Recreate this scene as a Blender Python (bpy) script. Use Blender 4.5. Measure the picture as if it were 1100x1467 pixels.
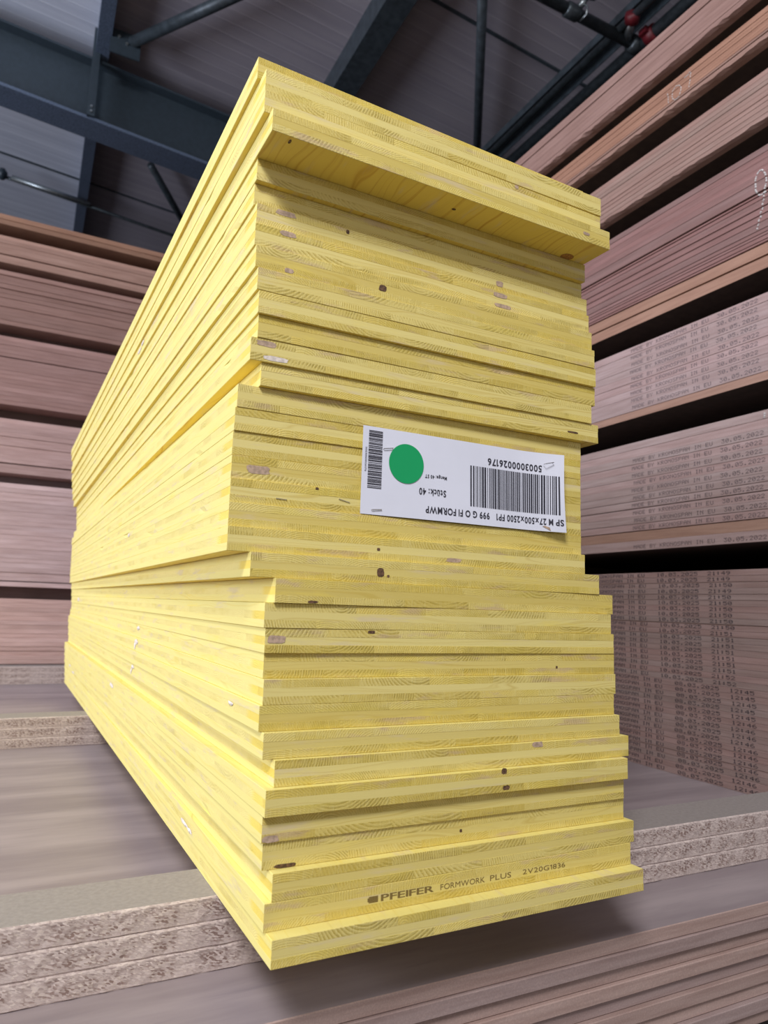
import bpy, bmesh, math, random
from mathutils import Matrix, Vector
R = random.Random(7)
S = bpy.context.scene
COL = S.collection
for o in list(bpy.data.objects): bpy.data.objects.remove(o)

# ---------------------------------------------------------------- camera, world, lights, exposure
cd = bpy.data.cameras.new('camera'); cam = bpy.data.objects.new('camera', cd); COL.objects.link(cam); S.camera = cam
RV = (-0.12480684, -0.466901, 0.06548785)
th = math.sqrt(sum(a * a for a in RV)); K = Matrix(((0, -RV[2] / th, RV[1] / th), (RV[2] / th, 0, -RV[0] / th), (-RV[1] / th, RV[0] / th, 0)))
ROT = Matrix.Identity(3) + math.sin(th) * K + (1 - math.cos(th)) * (K @ K)
MM = ROT @ Matrix(((1, 0, 0), (0, 0, -1), (0, 1, 0)))        # rows: camera right, down, forward in world axes
cm = Matrix((MM[0], -MM[1], -MM[2])).transposed().to_4x4()
cm.translation = (-0.20904, -0.72942, 0.35101)
cam.matrix_world = cm
cd.sensor_fit = 'HORIZONTAL'; cd.sensor_width = 36; cd.lens = 996.26 / 1100 * 36
cd.clip_start = 0.02; cd.clip_end = 100
cd.dof.use_dof = True; cd.dof.focus_distance = 0.95; cd.dof.aperture_fstop = 9.0

W = bpy.data.worlds.new('daylight'); S.world = W; W.use_nodes = True
W.node_tree.nodes['Background'].inputs[0].default_value = (0.98, 0.92, 0.94, 1)
W.node_tree.nodes['Background'].inputs[1].default_value = 0.52

def area(name, loc, target, sx, sy, power, col):
    l = bpy.data.lights.new(name, 'AREA'); l.shape = 'RECTANGLE'; l.size = sx; l.size_y = sy; l.energy = power; l.color = col
    o = bpy.data.objects.new(name, l); COL.objects.link(o); o.location = loc
    o.rotation_euler = (Vector(target) - Vector(loc)).to_track_quat('-Z', 'Y').to_euler()
    return o
area('gate_daylight', (-2.1, -2.7, 3.9), (0.2, 0.5, 0.2), 1.35, 1.2, 215, (0.99, 0.97, 1.0))
area('side_gate_daylight', (-6.0, 2.2, 1.9), (0.0, 3.6, 2.1), 3.0, 2.6, 350, (0.84, 0.88, 1.0))
vs = S.view_settings; vs.view_transform = 'Standard'; vs.look = 'None'; vs.gamma = 1; vs.use_curve_mapping = False; vs.exposure = 0.0

# ---------------------------------------------------------------- helpers
ORD = ['', 'first', 'second', 'third', 'fourth', 'fifth', 'sixth', 'seventh', 'eighth', 'ninth', 'tenth', 'eleventh', 'twelfth', 'thirteenth',
       'fourteenth', 'fifteenth', 'sixteenth', 'seventeenth', 'eighteenth', 'nineteenth']
def ordinal(n):
    if n < 20: return ORD[n]
    t = {2: 'twent', 3: 'thirt'}[n // 10]
    return t + 'ieth' if n % 10 == 0 else t + 'y-' + ORD[n % 10]

def mesh_obj(name, verts, faces, mats, parent=None, mi=None, smooth=False):
    me = bpy.data.meshes.new(name); me.from_pydata([tuple(v) for v in verts], [], faces)
    for m in (mats if isinstance(mats, (list, tuple)) else [mats]): me.materials.append(m)
    if mi: me.polygons.foreach_set('material_index', mi)
    if smooth: me.polygons.foreach_set('use_smooth', [True] * len(me.polygons))
    me.update()
    o = bpy.data.objects.new(name, me); COL.objects.link(o)
    if parent: o.parent = parent
    return o
def tag(o, label=None, cat=None, group=None, kind=None):
    if label: o['label'] = label
    if cat: o['category'] = cat
    if group: o['group'] = group
    if kind: o['kind'] = kind
    return o
def empty(name, loc=(0, 0, 0), rz=0):
    o = bpy.data.objects.new(name, None); COL.objects.link(o); o.location = loc; o.rotation_euler = (0, 0, rz); o.empty_display_size = 0.05
    return o

class MB:
    def __init__(s): s.v = []; s.f = []; s.m = []
    def quad(s, pts, mi=0):
        b = len(s.v); s.v += [Vector(p) for p in pts]; s.f.append(tuple(range(b, b + len(pts)))); s.m.append(mi)
    def box(s, x0, x1, y0, y1, z0, z1, mi=0):
        b = len(s.v)
        for z in (z0, z1):
            for (x, y) in ((x0, y0), (x1, y0), (x1, y1), (x0, y1)): s.v.append(Vector((x, y, z)))
        for f in ((3, 2, 1, 0), (4, 5, 6, 7), (0, 1, 5, 4), (1, 2, 6, 5), (2, 3, 7, 6), (3, 0, 4, 7)):
            s.f.append(tuple(b + i for i in f)); s.m.append(mi)
    def tube(s, pts, r, n=16, mi=0, cap=True):
        pts = [Vector(p) for p in pts]; rings = []
        rr = r if isinstance(r, (list, tuple)) else [r] * len(pts)
        for i, p in enumerate(pts):
            d = (pts[min(i + 1, len(pts) - 1)] - pts[max(i - 1, 0)]).normalized()
            u = d.orthogonal().normalized() if i == 0 else (pu - d * pu.dot(d)).normalized()
            pu = u; w = d.cross(u)
            b = len(s.v); s.v += [p + (u * math.cos(a) + w * math.sin(a)) * rr[i] for a in [2 * math.pi * k / n for k in range(n)]]
            rings.append(b)
        for a, b in zip(rings, rings[1:]):
            for k in range(n):
                s.f.append((a + k, a + (k + 1) % n, b + (k + 1) % n, b + k)); s.m.append(mi)
        if cap:
            s.f.append(tuple(rings[0] + k for k in range(n))[::-1]); s.f.append(tuple(rings[-1] + k for k in range(n))); s.m += [mi, mi]
    def build(s, name, mats, parent=None, smooth=False): return mesh_obj(name, s.v, s.f, mats, parent, s.m, smooth)

def chamfer_box(x0, x1, y0, y1, z0, z1, c):
    """box whose four vertical-face edges (top and bottom) carry a small chamfer c; returns verts, faces"""
    L = [(z0, c), (z0 + c, 0), (z1 - c, 0), (z1, c)]
    v = []; f = []
    for z, i in L: v += [(x0 + i, y0 + i, z), (x1 - i, y0 + i, z), (x1 - i, y1 - i, z), (x0 + i, y1 - i, z)]
    for k in range(3):
        for j in range(4):
            a = k * 4 + j; b = k * 4 + (j + 1) % 4
            f.append((a, b, b + 4, a + 4))
    f.append((3, 2, 1, 0)); f.append((12, 13, 14, 15))
    return v, f

# ---------------------------------------------------------------- materials
def newmat(name):
    m = bpy.data.materials.new(name); m.use_nodes = True; nt = m.node_tree
    return m, nt, nt.nodes['Principled BSDF']
def N(nt, t, **kw):
    n = nt.nodes.new(t)
    for k, v in kw.items(): setattr(n, k, v)
    return n
def val(nt, s, inp):
    if hasattr(s, 'is_linked') or hasattr(s, 'links'): nt.links.new(s, inp)
    else: inp.default_value = s
def mth(nt, op, a, b=0.0, c=None):
    n = N(nt, 'ShaderNodeMath', operation=op); val(nt, a, n.inputs[0]); val(nt, b, n.inputs[1])
    if c is not None: val(nt, c, n.inputs[2])
    return n.outputs[0]
def mix(nt, f, a, b, mode='MIX'):
    n = N(nt, 'ShaderNodeMix', data_type='RGBA', blend_type=mode)
    val(nt, f, n.inputs[0])
    for s, i in ((a, 6), (b, 7)):
        if isinstance(s, tuple): n.inputs[i].default_value = (*s, 1)
        else: nt.links.new(s, n.inputs[i])
    return n.outputs[2]
def smooth(nt, x, lo, hi):
    n = N(nt, 'ShaderNodeMapRange', interpolation_type='SMOOTHSTEP'); val(nt, x, n.inputs[0]); n.inputs[1].default_value = lo; n.inputs[2].default_value = hi
    return n.outputs[0]
def noise(nt, vec, scale, detail=3, rough=0.55, dist=0.0):
    n = N(nt, 'ShaderNodeTexNoise'); nt.links.new(vec, n.inputs['Vector']); n.inputs['Scale'].default_value = scale
    n.inputs['Detail'].default_value = detail; n.inputs['Roughness'].default_value = rough; n.inputs['Distortion'].default_value = dist
    return n.outputs[0]
def comb(nt, x, y, z):
    n = N(nt, 'ShaderNodeCombineXYZ'); val(nt, x, n.inputs[0]); val(nt, y, n.inputs[1]); val(nt, z, n.inputs[2]); return n.outputs[0]
def bump(nt, bs, h, strength, dist):
    n = N(nt, 'ShaderNodeBump'); nt.links.new(h, n.inputs['Height']); n.inputs['Strength'].default_value = strength; n.inputs['Distance'].default_value = dist
    nt.links.new(n.outputs[0], bs.inputs['Normal'])
def base(nt):
    tc = N(nt, 'ShaderNodeTexCoord'); sx = N(nt, 'ShaderNodeSeparateXYZ'); nt.links.new(tc.outputs['Object'], sx.inputs[0])
    oi = N(nt, 'ShaderNodeObjectInfo')
    return tc.outputs['Object'], sx.outputs, oi

def simple(name, col, rough=0.6, metal=0.0, nscale=0, namp=0.15, bmp=0):
    m, nt, bs = newmat(name); bs.inputs['Roughness'].default_value = rough; bs.inputs['Metallic'].default_value = metal
    bs.inputs['Base Color'].default_value = (*col, 1)
    if nscale:
        o, s, oi = base(nt); n = noise(nt, o, nscale, 4)
        f = smooth(nt, n, 0.3, 0.7)
        nt.links.new(mix(nt, f, tuple(c * (1 - namp) for c in col), tuple(min(1, c * (1 + namp)) for c in col)), bs.inputs['Base Color'])
        if bmp: bump(nt, bs, n, bmp, 0.002)
    return m

YL = (0.82, 0.69, 0.235); YD = (0.50, 0.365, 0.045); YB = (0.60, 0.44, 0.27); YO = (0.80, 0.60, 0.08)
def end_grain(name, ax, dark, tintc, lam=0.5, YL=YL, corner=False):
    """glazed end grain: rows of lamellas cut across, each with its own growth-ring centre. ax = coordinate running along the face"""
    m, nt, bs = newmat(name); o, s, oi = base(nt); rnd = oi.outputs['Random']
    x = mth(nt, 'ADD', s[ax], mth(nt, 'MULTIPLY', rnd, 5.37)); z = s[2]
    nz = noise(nt, o, 55, 3); x2 = mth(nt, 'ADD', x, mth(nt, 'MULTIPLY', mth(nt, 'SUBTRACT', nz, 0.5), 0.006))
    cs = mth(nt, 'DIVIDE', x, 0.092); ci = mth(nt, 'FLOOR', cs); cf = mth(nt, 'SUBTRACT', cs, ci)
    wn = N(nt, 'ShaderNodeTexWhiteNoise', noise_dimensions='2D'); nt.links.new(comb(nt, ci, mth(nt, 'MULTIPLY', rnd, 91.0), 0.0), wn.inputs['Vector'])
    sc = N(nt, 'ShaderNodeSeparateColor'); nt.links.new(wn.outputs['Color'], sc.inputs[0])
    lx = mth(nt, 'MULTIPLY', mth(nt, 'SUBTRACT', mth(nt, 'DIVIDE', x2, 0.092), mth(nt, 'ADD', ci, mth(nt, 'MULTIPLY_ADD', sc.outputs[0], 1.6, -0.3))), 0.092)
    lz = mth(nt, 'ADD', z, mth(nt, 'MULTIPLY_ADD', sc.outputs[1], 0.13, -0.075))
    d = mth(nt, 'SQRT', mth(nt, 'ADD', mth(nt, 'MULTIPLY', lx, lx), mth(nt, 'MULTIPLY', lz, lz)))
    ring = mth(nt, 'FRACT', mth(nt, 'MULTIPLY', d, mth(nt, 'MULTIPLY_ADD', sc.outputs[1], 240.0, 230.0)))
    patch = smooth(nt, noise(nt, comb(nt, mth(nt, 'MULTIPLY', x, 22.0), mth(nt, 'MULTIPLY', z, 110.0), mth(nt, 'MULTIPLY', rnd, 11.0)), 1.0, 3), 0.36, 0.62)
    rr = mth(nt, 'MULTIPLY', smooth(nt, ring, 0.25, 1.0), mth(nt, 'MULTIPLY_ADD', patch, 0.8, 0.2))
    c = mix(nt, mth(nt, 'MULTIPLY', rr, dark), YL, YD)
    c = mix(nt, mth(nt, 'MULTIPLY', smooth(nt, sc.outputs[2], 0.25, 0.95), lam), c, (0.66, 0.49, 0.075))
    c = mix(nt, mth(nt, 'MULTIPLY', smooth(nt, mth(nt, 'FRACT', mth(nt, 'MULTIPLY', rnd, 17.3)), 0.1, 0.9), lam * 0.8), c, (0.62, 0.46, 0.06))
    # vertical saw scratches and worn glaze
    sv = noise(nt, comb(nt, mth(nt, 'MULTIPLY', x, 900.0), mth(nt, 'MULTIPLY', z, 60.0), mth(nt, 'MULTIPLY', rnd, 50.0)), 1.0, 2)
    c = mix(nt, mth(nt, 'MULTIPLY', smooth(nt, sv, 0.45, 0.8), 0.35), c, (0.93, 0.84, 0.36))
    wear = noise(nt, comb(nt, mth(nt, 'MULTIPLY', x, 14.0), mth(nt, 'MULTIPLY', z, 60.0), mth(nt, 'MULTIPLY', rnd, 37.0)), 1.0, 4, 0.6)
    c = mix(nt, mth(nt, 'MULTIPLY', smooth(nt, wear, 0.55, 0.70), 0.6), c, tintc)
    blot = noise(nt, comb(nt, mth(nt, 'MULTIPLY', x, 9.0), mth(nt, 'MULTIPLY', z, 40.0), mth(nt, 'MULTIPLY', rnd, 71.0)), 1.0, 3)
    c = mix(nt, mth(nt, 'MULTIPLY', smooth(nt, blot, 0.5, 0.75), 0.5), c, (0.70, 0.56, 0.09))
    if corner: c = mix(nt, mth(nt, 'MULTIPLY', smooth(nt, s[1], 0.050, 0.030), 0.6), c, (0.88, 0.66, 0.05))
    fine = noise(nt, o, 700, 2)
    nt.links.new(c, bs.inputs['Base Color']); bs.inputs['Roughness'].default_value = 0.62
    h = mth(nt, 'ADD', mth(nt, 'MULTIPLY', rr, -0.6), mth(nt, 'MULTIPLY_ADD', sv, 0.5, mth(nt, 'MULTIPLY', fine, 0.5)))
    bump(nt, bs, h, 0.95, 0.0008)
    return m
def long_grain(name, ax, warm=(0.80, 0.62, 0.10), amount=0.4, lightc=(0.87, 0.77, 0.26), objv=0.0):
    """glazed long grain, streaks run along axis ax"""
    m, nt, bs = newmat(name); o, s, oi = base(nt); rnd = oi.outputs['Random']
    a = s[ax]; b = s[1 - ax]; z = s[2]
    k = mth(nt, 'MULTIPLY', rnd, 63.0)
    wob = noise(nt, comb(nt, mth(nt, 'MULTIPLY', a, 3.5), mth(nt, 'ADD', mth(nt, 'MULTIPLY', b, 8.0), k), mth(nt, 'MULTIPLY', z, 25.0)), 1.0, 2)
    q = mth(nt, 'ADD', mth(nt, 'ADD', mth(nt, 'MULTIPLY', b, 130.0), mth(nt, 'MULTIPLY', z, 330.0)), mth(nt, 'MULTIPLY', wob, 16.0))
    st = noise(nt, comb(nt, mth(nt, 'MULTIPLY', a, 1.6), mth(nt, 'ADD', q, k), 0.0), 1.0, 3, 0.6)
    c = mix(nt, mth(nt, 'MULTIPLY', smooth(nt, st, 0.50, 0.72), amount), lightc, warm)
    ln = noise(nt, comb(nt, mth(nt, 'MULTIPLY', a, 0.5), mth(nt, 'MULTIPLY', mth(nt, 'ADD', q, k), 0.9), 3.0), 1.0, 2)
    c = mix(nt, mth(nt, 'MULTIPLY', smooth(nt, ln, 0.62, 0.70), 0.30), c, (0.55, 0.38, 0.09))
    c = mix(nt, mth(nt, 'MULTIPLY', smooth(nt, mth(nt, 'FRACT', mth(nt, 'MULTIPLY', rnd, 29.7)), 0.3, 1.0), objv), c, (0.64, 0.48, 0.08))
    wear = noise(nt, comb(nt, mth(nt, 'MULTIPLY', a, 7.0), mth(nt, 'ADD', mth(nt, 'MULTIPLY', b, 30.0), k), mth(nt, 'MULTIPLY', z, 45.0)), 1.0, 4, 0.62)
    c = mix(nt, mth(nt, 'MULTIPLY', smooth(nt, wear, 0.56, 0.72), 0.6), c, (0.72, 0.60, 0.42))
    c = mix(nt, mth(nt, 'MULTIPLY', smooth(nt, wear, 0.42, 0.25), 0.5), c, (0.93, 0.74, 0.10))
    nt.links.new(c, bs.inputs['Base Color']); bs.inputs['Roughness'].default_value = 0.58
    bump(nt, bs, mth(nt, 'ADD', st, mth(nt, 'MULTIPLY', wear, 0.6)), 0.25, 0.0006)
    return m
M_END_X = end_grain('yellow_end_grain', 0, 0.85, YB)
M_END_Y = end_grain('yellow_core_end_grain', 1, 0.10, (0.72, 0.6, 0.4), 0.08, (0.87, 0.75, 0.26), True)
M_LONG_Y = long_grain('yellow_long_grain', 1)
M_LONG_X = long_grain('yellow_core_long_grain', 0, (0.66, 0.50, 0.12), 0.75, (0.84, 0.72, 0.26), 0.6)
M_FLAT = long_grain('underside_bounce_grain', 1, (0.62, 0.33, 0.03), 0.8, (0.88, 0.66, 0.12))  # board undersides, with the orange bounce light painted into the grain colour

def board_mat():
    """pressed board edge: colour taken from each object's own colour"""
    m, nt, bs = newmat('pressed_board'); o, s, oi = base(nt)
    k = mth(nt, 'MULTIPLY', oi.outputs['Random'], 40.0)
    n1 = noise(nt, comb(nt, mth(nt, 'ADD', mth(nt, 'MULTIPLY', s[0], 7.0), k), mth(nt, 'MULTIPLY', s[1], 7.0), mth(nt, 'MULTIPLY', s[2], 120.0)), 1.0, 3)
    n2 = noise(nt, o, 420, 3, 0.7)
    n3 = noise(nt, comb(nt, mth(nt, 'MULTIPLY', s[0], 2.2), mth(nt, 'ADD', mth(nt, 'MULTIPLY', s[1], 2.2), k), 0.0), 1.0, 2)
    def tone(amount, v): return mix(nt, amount, c, v, 'MULTIPLY')
    c = oi.outputs['Color']
    c = tone(mth(nt, 'MULTIPLY', smooth(nt, n1, 0.3, 0.75), 0.7), (0.72, 0.66, 0.64))
    c = tone(mth(nt, 'MULTIPLY', smooth(nt, n2, 0.40, 0.75), 0.7), (1.30, 1.28, 1.25))
    c = tone(mth(nt, 'MULTIPLY', smooth(nt, n3, 0.45, 0.8), 0.8), (1.22, 1.28, 1.32))
    nt.links.new(c, bs.inputs['Base Color']); bs.inputs['Roughness'].default_value = 0.8
    bump(nt, bs, n2, 0.25, 0.0008)
    return m
M_BOARD = board_mat()

M_UNDER_SHADE = simple('shade_painted_underside', (0.035, 0.024, 0.02), 0.85, 0, 30, 0.2)  # gap shade painted into the underside of each right pack's bottom board
def chip_mat():
    m, nt, bs = newmat('chipboard_edge'); o, s, oi = base(nt)
    v = N(nt, 'ShaderNodeTexVoronoi'); nt.links.new(comb(nt, mth(nt, 'MULTIPLY', s[0], 270.0), mth(nt, 'MULTIPLY', s[1], 270.0), mth(nt, 'MULTIPLY', mth(nt, 'ADD', s[2], mth(nt, 'MULTIPLY', s[0], 0.25)), 620.0)), v.inputs['Vector'])
    v.inputs['Scale'].default_value = 1.0; v.inputs['Randomness'].default_value = 1
    sc = N(nt, 'ShaderNodeSeparateColor'); nt.links.new(v.outputs['Color'], sc.inputs[0])
    big = noise(nt, o, 38, 3, 0.6)
    # layer: rough flakes in the middle, fine dust near both faces
    zl = mth(nt, 'FRACT', mth(nt, 'DIVIDE', s[2], 0.02833)); mid = smooth(nt, mth(nt, 'ABSOLUTE', mth(nt, 'SUBTRACT', zl, 0.5)), 0.46, 0.22)
    c = mix(nt, sc.outputs[0], (0.46, 0.37, 0.34), (0.69, 0.59, 0.54))
    dk = smooth(nt, sc.outputs[1], 0.48, 0.72)
    dm = mth(nt, 'MULTIPLY', mth(nt, 'MULTIPLY', dk, mid), smooth(nt, big, 0.36, 0.56))
    c = mix(nt, mth(nt, 'MULTIPLY', dm, 0.8), c, (0.19, 0.11, 0.085))
    lt = smooth(nt, sc.outputs[2], 0.8, 0.98)
    c = mix(nt, mth(nt, 'MULTIPLY', lt, 0.6), c, (0.76, 0.66, 0.58))
    nt.links.new(c, bs.inputs['Base Color']); bs.inputs['Roughness'].default_value = 0.9
    h = mth(nt, 'ADD', mth(nt, 'MULTIPLY', mth(nt, 'SUBTRACT', sc.outputs[0], 0.5), mid), mth(nt, 'MULTIPLY', big, 0.3))
    bump(nt, bs, h, 0.8, 0.003)
    return m
M_CHIP = chip_mat()
M_CHIPTOP = simple('chipboard_face', (0.325, 0.295, 0.275), 0.75, 0, 160, 0.08, 0.1)

def panel_mat():
    m, nt, bs = newmat('worn_grey_panel'); o, s, oi = base(nt)
    n1 = noise(nt, comb(nt, mth(nt, 'MULTIPLY', s[0], 1.3), mth(nt, 'MULTIPLY', s[1], 9.0), 0.0), 1.0, 5, 0.62)
    n2 = noise(nt, comb(nt, mth(nt, 'MULTIPLY', s[0], 5.0), mth(nt, 'MULTIPLY', s[1], 45.0), 2.0), 1.0, 4, 0.6)
    n3 = noise(nt, o, 90, 4, 0.7)
    c = mix(nt, smooth(nt, n1, 0.32, 0.7), (0.285, 0.24, 0.25), (0.42, 0.36, 0.365))
    c = mix(nt, mth(nt, 'MULTIPLY', smooth(nt, n2, 0.55, 0.8), 0.35), c, (0.16, 0.14, 0.17))
    c = mix(nt, mth(nt, 'MULTIPLY', smooth(nt, n3, 0.6, 0.8), 0.25), c, (0.42, 0.36, 0.34))
    nt.links.new(c, bs.inputs['Base Color']); bs.inputs['Roughness'].default_value = 0.48
    bump(nt, bs, n3, 0.08, 0.0005)
    return m
M_PANEL = panel_mat()

def roof_mat(name, c0, c1):
    m, nt, bs = newmat(name); o, s, oi = base(nt)
    rib = mth(nt, 'FRACT', mth(nt, 'DIVIDE', s[1], 0.125)); r = smooth(nt, mth(nt, 'ABSOLUTE', mth(nt, 'SUBTRACT', rib, 0.5)), 0.40, 0.5)
    n = noise(nt, comb(nt, s[0], mth(nt, 'MULTIPLY', s[1], 12.0), 0.0), 1.0, 4)
    c = mix(nt, smooth(nt, n, 0.3, 0.7), c0, c1); c = mix(nt, mth(nt, 'MULTIPLY', r, 0.25), c, tuple(min(1, k * 1.5) for k in c1))
    nt.links.new(c, bs.inputs['Base Color']); bs.inputs['Roughness'].default_value = 0.55
    bump(nt, bs, r, 0.3, 0.004)
    return m
M_ROOF = roof_mat('roof_sheet', (0.27, 0.255, 0.30), (0.32, 0.30, 0.34))
M_ROOFB = roof_mat('pale_roof_sheet', (0.46, 0.50, 0.60), (0.56, 0.60, 0.70))
M_STEEL = simple('painted_steel', (0.035, 0.052, 0.068), 0.42, 0.2, 30, 0.08, 0.02)
M_STEEL_LIT = simple('blue_lit_steel', (0.10, 0.135, 0.20), 0.4, 0.3, 160, 0.5, 0.1)  # lit copy of the steel: bluish side daylight painted into its colour
M_PURLIN = simple('purlin_steel', (0.05, 0.066, 0.08), 0.45, 0.3, 20, 0.25, 0.05)
M_PIPE = simple('pipe_steel', (0.06, 0.075, 0.085), 0.38, 0.6, 25, 0.3, 0.05)
M_GALV = simple('galvanised_steel', (0.32, 0.36, 0.38), 0.35, 0.85, 60, 0.2)
M_RED = simple('red_coupling', (0.10, 0.005, 0.010), 0.5, 0, 40, 0.2)
M_FLOOR = simple('concrete', (0.16, 0.15, 0.15), 0.8, 0, 6, 0.2, 0.1)
M_WALL = simple('hall_wall', (0.22, 0.21, 0.23), 0.8, 0, 3, 0.1)
M_INK = simple('black_ink', (0.035, 0.035, 0.05), 0.55)
M_PRINT = simple('faded_ink', (0.03, 0.024, 0.035), 0.7)
M_PRINTP = simple('pale_faded_ink', (0.12, 0.09, 0.095), 0.7)
M_STAMP = simple('brown_stamp_ink', (0.22, 0.15, 0.04), 0.7)
M_PAPER = simple('label_paper', (0.80, 0.83, 0.93), 0.55, 0, 8, 0.03)
M_GREEN = simple('green_sticker', (0.0, 0.38, 0.12), 0.42)
M_STAPLE = simple('staple_wire', (0.62, 0.60, 0.58), 0.3, 0.9)
M_KNOT = simple('knot_wood', (0.13, 0.07, 0.035), 0.7, 0, 300, 0.5, 0.3)
M_BARE = simple('bare_wood', (0.50, 0.365, 0.26), 0.7, 0, 200, 0.25, 0.2)
M_SPLINTER = simple('pale_splinter', (0.78, 0.70, 0.62), 0.8, 0, 200, 0.2)
M_CHALK = simple('white_chalk', (0.55, 0.53, 0.52), 0.95)
M_TORN = simple('torn_chip', (0.30, 0.17, 0.12), 0.95, 0, 150, 0.5, 0.6)

# ---------------------------------------------------------------- structure: floor, roof, far wall
ZF = -0.345; ZP = -0.085
b = MB(); b.box(-14, 12, -9, 15, ZF - 0.1, ZF); tag(b.build('floor', M_FLOOR), kind='structure')
KR = 0.078; PHI = math.atan(KR)
def RZ(x, Z0=4.80): return Z0 - KR * x
def roof_piece(name, x0, x1, m):
    bb = MB(); c = math.cos(PHI)
    bb.box(x0 / c, x1 / c, -7, 15, 0, 0.09)
    o = bb.build(name, m); o.rotation_euler = (0, PHI, 0); o.location = (0, 0, 4.80); tag(o, kind='structure'); return o
roof_piece('ceiling', -0.06, 12, M_ROOF)
roof_piece('ceiling', -9, -0.06, M_ROOFB)
b = MB(); b.box(-9, 12, 14.8, 15, ZF, 5.6); tag(b.build('wall_back', M_WALL), kind='structure')
b = MB(); b.box(11.8, 12, -7, 15, ZF, 5.6); tag(b.build('wall_right', M_WALL), kind='structure')
for ys in (3.11, 7.03):                                            # joints between the roof sheets
    b = MB(); b.box(-9, 12, ys - 0.012, ys + 0.012, -0.012, 0.0)
    o = b.build('trim_1', M_PURLIN); o.rotation_euler = (0, PHI, 0); o.location = (0, 0, 4.80); tag(o, kind='structure')

# ---------------------------------------------------------------- steelwork under the roof
def sheared(bm_, name, mats, parent=None, z0=4.8):
    for v in bm_.v: v.z += z0 - KR * v.x
    return bm_.build(name, mats, parent)
t = tag(empty('steel_girder', (0, 4.9, 4.2)), 'dark blue-grey steel girder crossing under the roof at upper left', 'girder')
def girder_part(name, y0, y1, za, zb, m):
    bb = MB(); bb.box(-6, 9, y0, y1, za, zb)
    for v in bb.v: v.z += 4.8 - KR * v.x - 4.2; v.y -= 4.9
    return bb.build(name, m, t)
girder_part('web', 4.92, 4.935, -0.74, -0.235, M_STEEL)
girder_part('top_flange', 4.83, 5.03, -0.235, -0.215, M_STEEL)
girder_part('bottom_flange', 4.80, 5.06, -0.765, -0.74, M_STEEL_LIT)['label'] = 'bottom flange with blue daylight in its colour'

def purlin(name, x, w, label, m1):
    e = tag(empty(name, (x, 4, RZ(x) - 0.1)), label, 'purlin', 'roof purlins')
    for nm, (a, c, za, zb) in dict(web=(0, 0.008, -0.2, 0), flange=(0.0, w, -0.208, -0.2)).items():
        bb = MB(); bb.box(a, c, -10.5, 10.8, za + 0.1, zb + 0.1); bb.build(nm, m1, e)
    bb = MB(); bb.box(w - 0.008, w, -10.5, 10.8, -0.1, -0.07); bb.build('lip', m1, e)
    return e
purlin('roof_purlin', -0.13, 0.10, 'blue-lit steel purlin running under the roof at upper left', M_STEEL_LIT)
purlin('roof_purlin', 1.60, 0.19, 'broad dark purlin running under the roof above the yellow stack', M_PURLIN)

# fly brace from purlin to girder
e = tag(empty('fly_brace', (-0.12, 4.78, 4.06)), 'narrow bolted steel strip hanging over the girder face at upper left', 'brace')
bb = MB(); bb.box(-0.028, 0.028, -0.012, 0.0, 0.0, 0.93); bb.box(-0.028, -0.02, 0.0, 0.045, 0.0, 0.93); bb.build('angle_bar', M_STEEL, e)
for zz in (0.03, 0.07, 0.62, 0.86):
    bb = MB(); bb.tube([(0, -0.012, zz), (0, -0.026, zz)], 0.010, 6); bb.build('bolt', M_GALV, e)
# gusset and round tube brace in the roof plane
e = tag(empty('tube_brace', (0.12, 4.55, 4.62)), 'round dark steel tube brace rising from the girder gusset', 'brace')
bb = MB(); bb.tube([(0, 0, 0), (0.75, -1.1, -0.06)], 0.042, 16); bb.build('tube', M_PURLIN, e, True)
bb = MB(); bb.box(-0.16, 0.06, -0.006, 0.006, -0.14, 0.06); bb.build('gusset_plate', M_STEEL, e)
for (xx, zz) in ((-0.1, 0.0), (-0.04, -0.04)):
    bb = MB(); bb.tube([(xx, -0.006, zz), (xx, -0.02, zz)], 0.011, 6); bb.build('bolt', M_GALV, e)
for nm, a, c, r, lab in (('diagonal_strut', (0.48, 6.05, 4.60), (1.25, 7.4, 4.55), 0.035, 'thin dark diagonal strut below the girder beside the yellow stack'),
                         ('diagonal_strut', (1.95, 2.45, 4.50), (3.45, 4.75, 4.43), 0.036, 'black upright-looking strut under the roof right of the broad purlin')):
    bb = MB(); bb.tube([(0, 0, 0), Vector(c) - Vector(a)], r, 12); o = bb.build(nm, M_PURLIN, None, True); o.location = a; tag(o, lab, 'brace')
# tie rod with turnbuckle
e = tag(empty('tie_rod', (-0.85, 6.9, 4.56)), 'thin galvanised tie rod with a round knob below the girder', 'rod')
bb = MB(); bb.tube([(-2.2, -0.05, 0.16), (6, 0.2, -0.47)], 0.017, 10); bb.build('rod', M_PIPE, e, True)
bb = MB(); bb.tube([(-0.03, 0, 0.0), (0.0, 0, 0.0), (0.03, 0, -0.0), (0.06, 0, -0.002)], [0.025, 0.06, 0.06, 0.025], 12); bb.build('knob', M_STEEL, e, True)
bb = MB(); bb.tube([(0.1, 0, -0.01), (0.85, 0.02, -0.065)], 0.026, 10); bb.build('sleeve', M_GALV, e, True)

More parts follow.
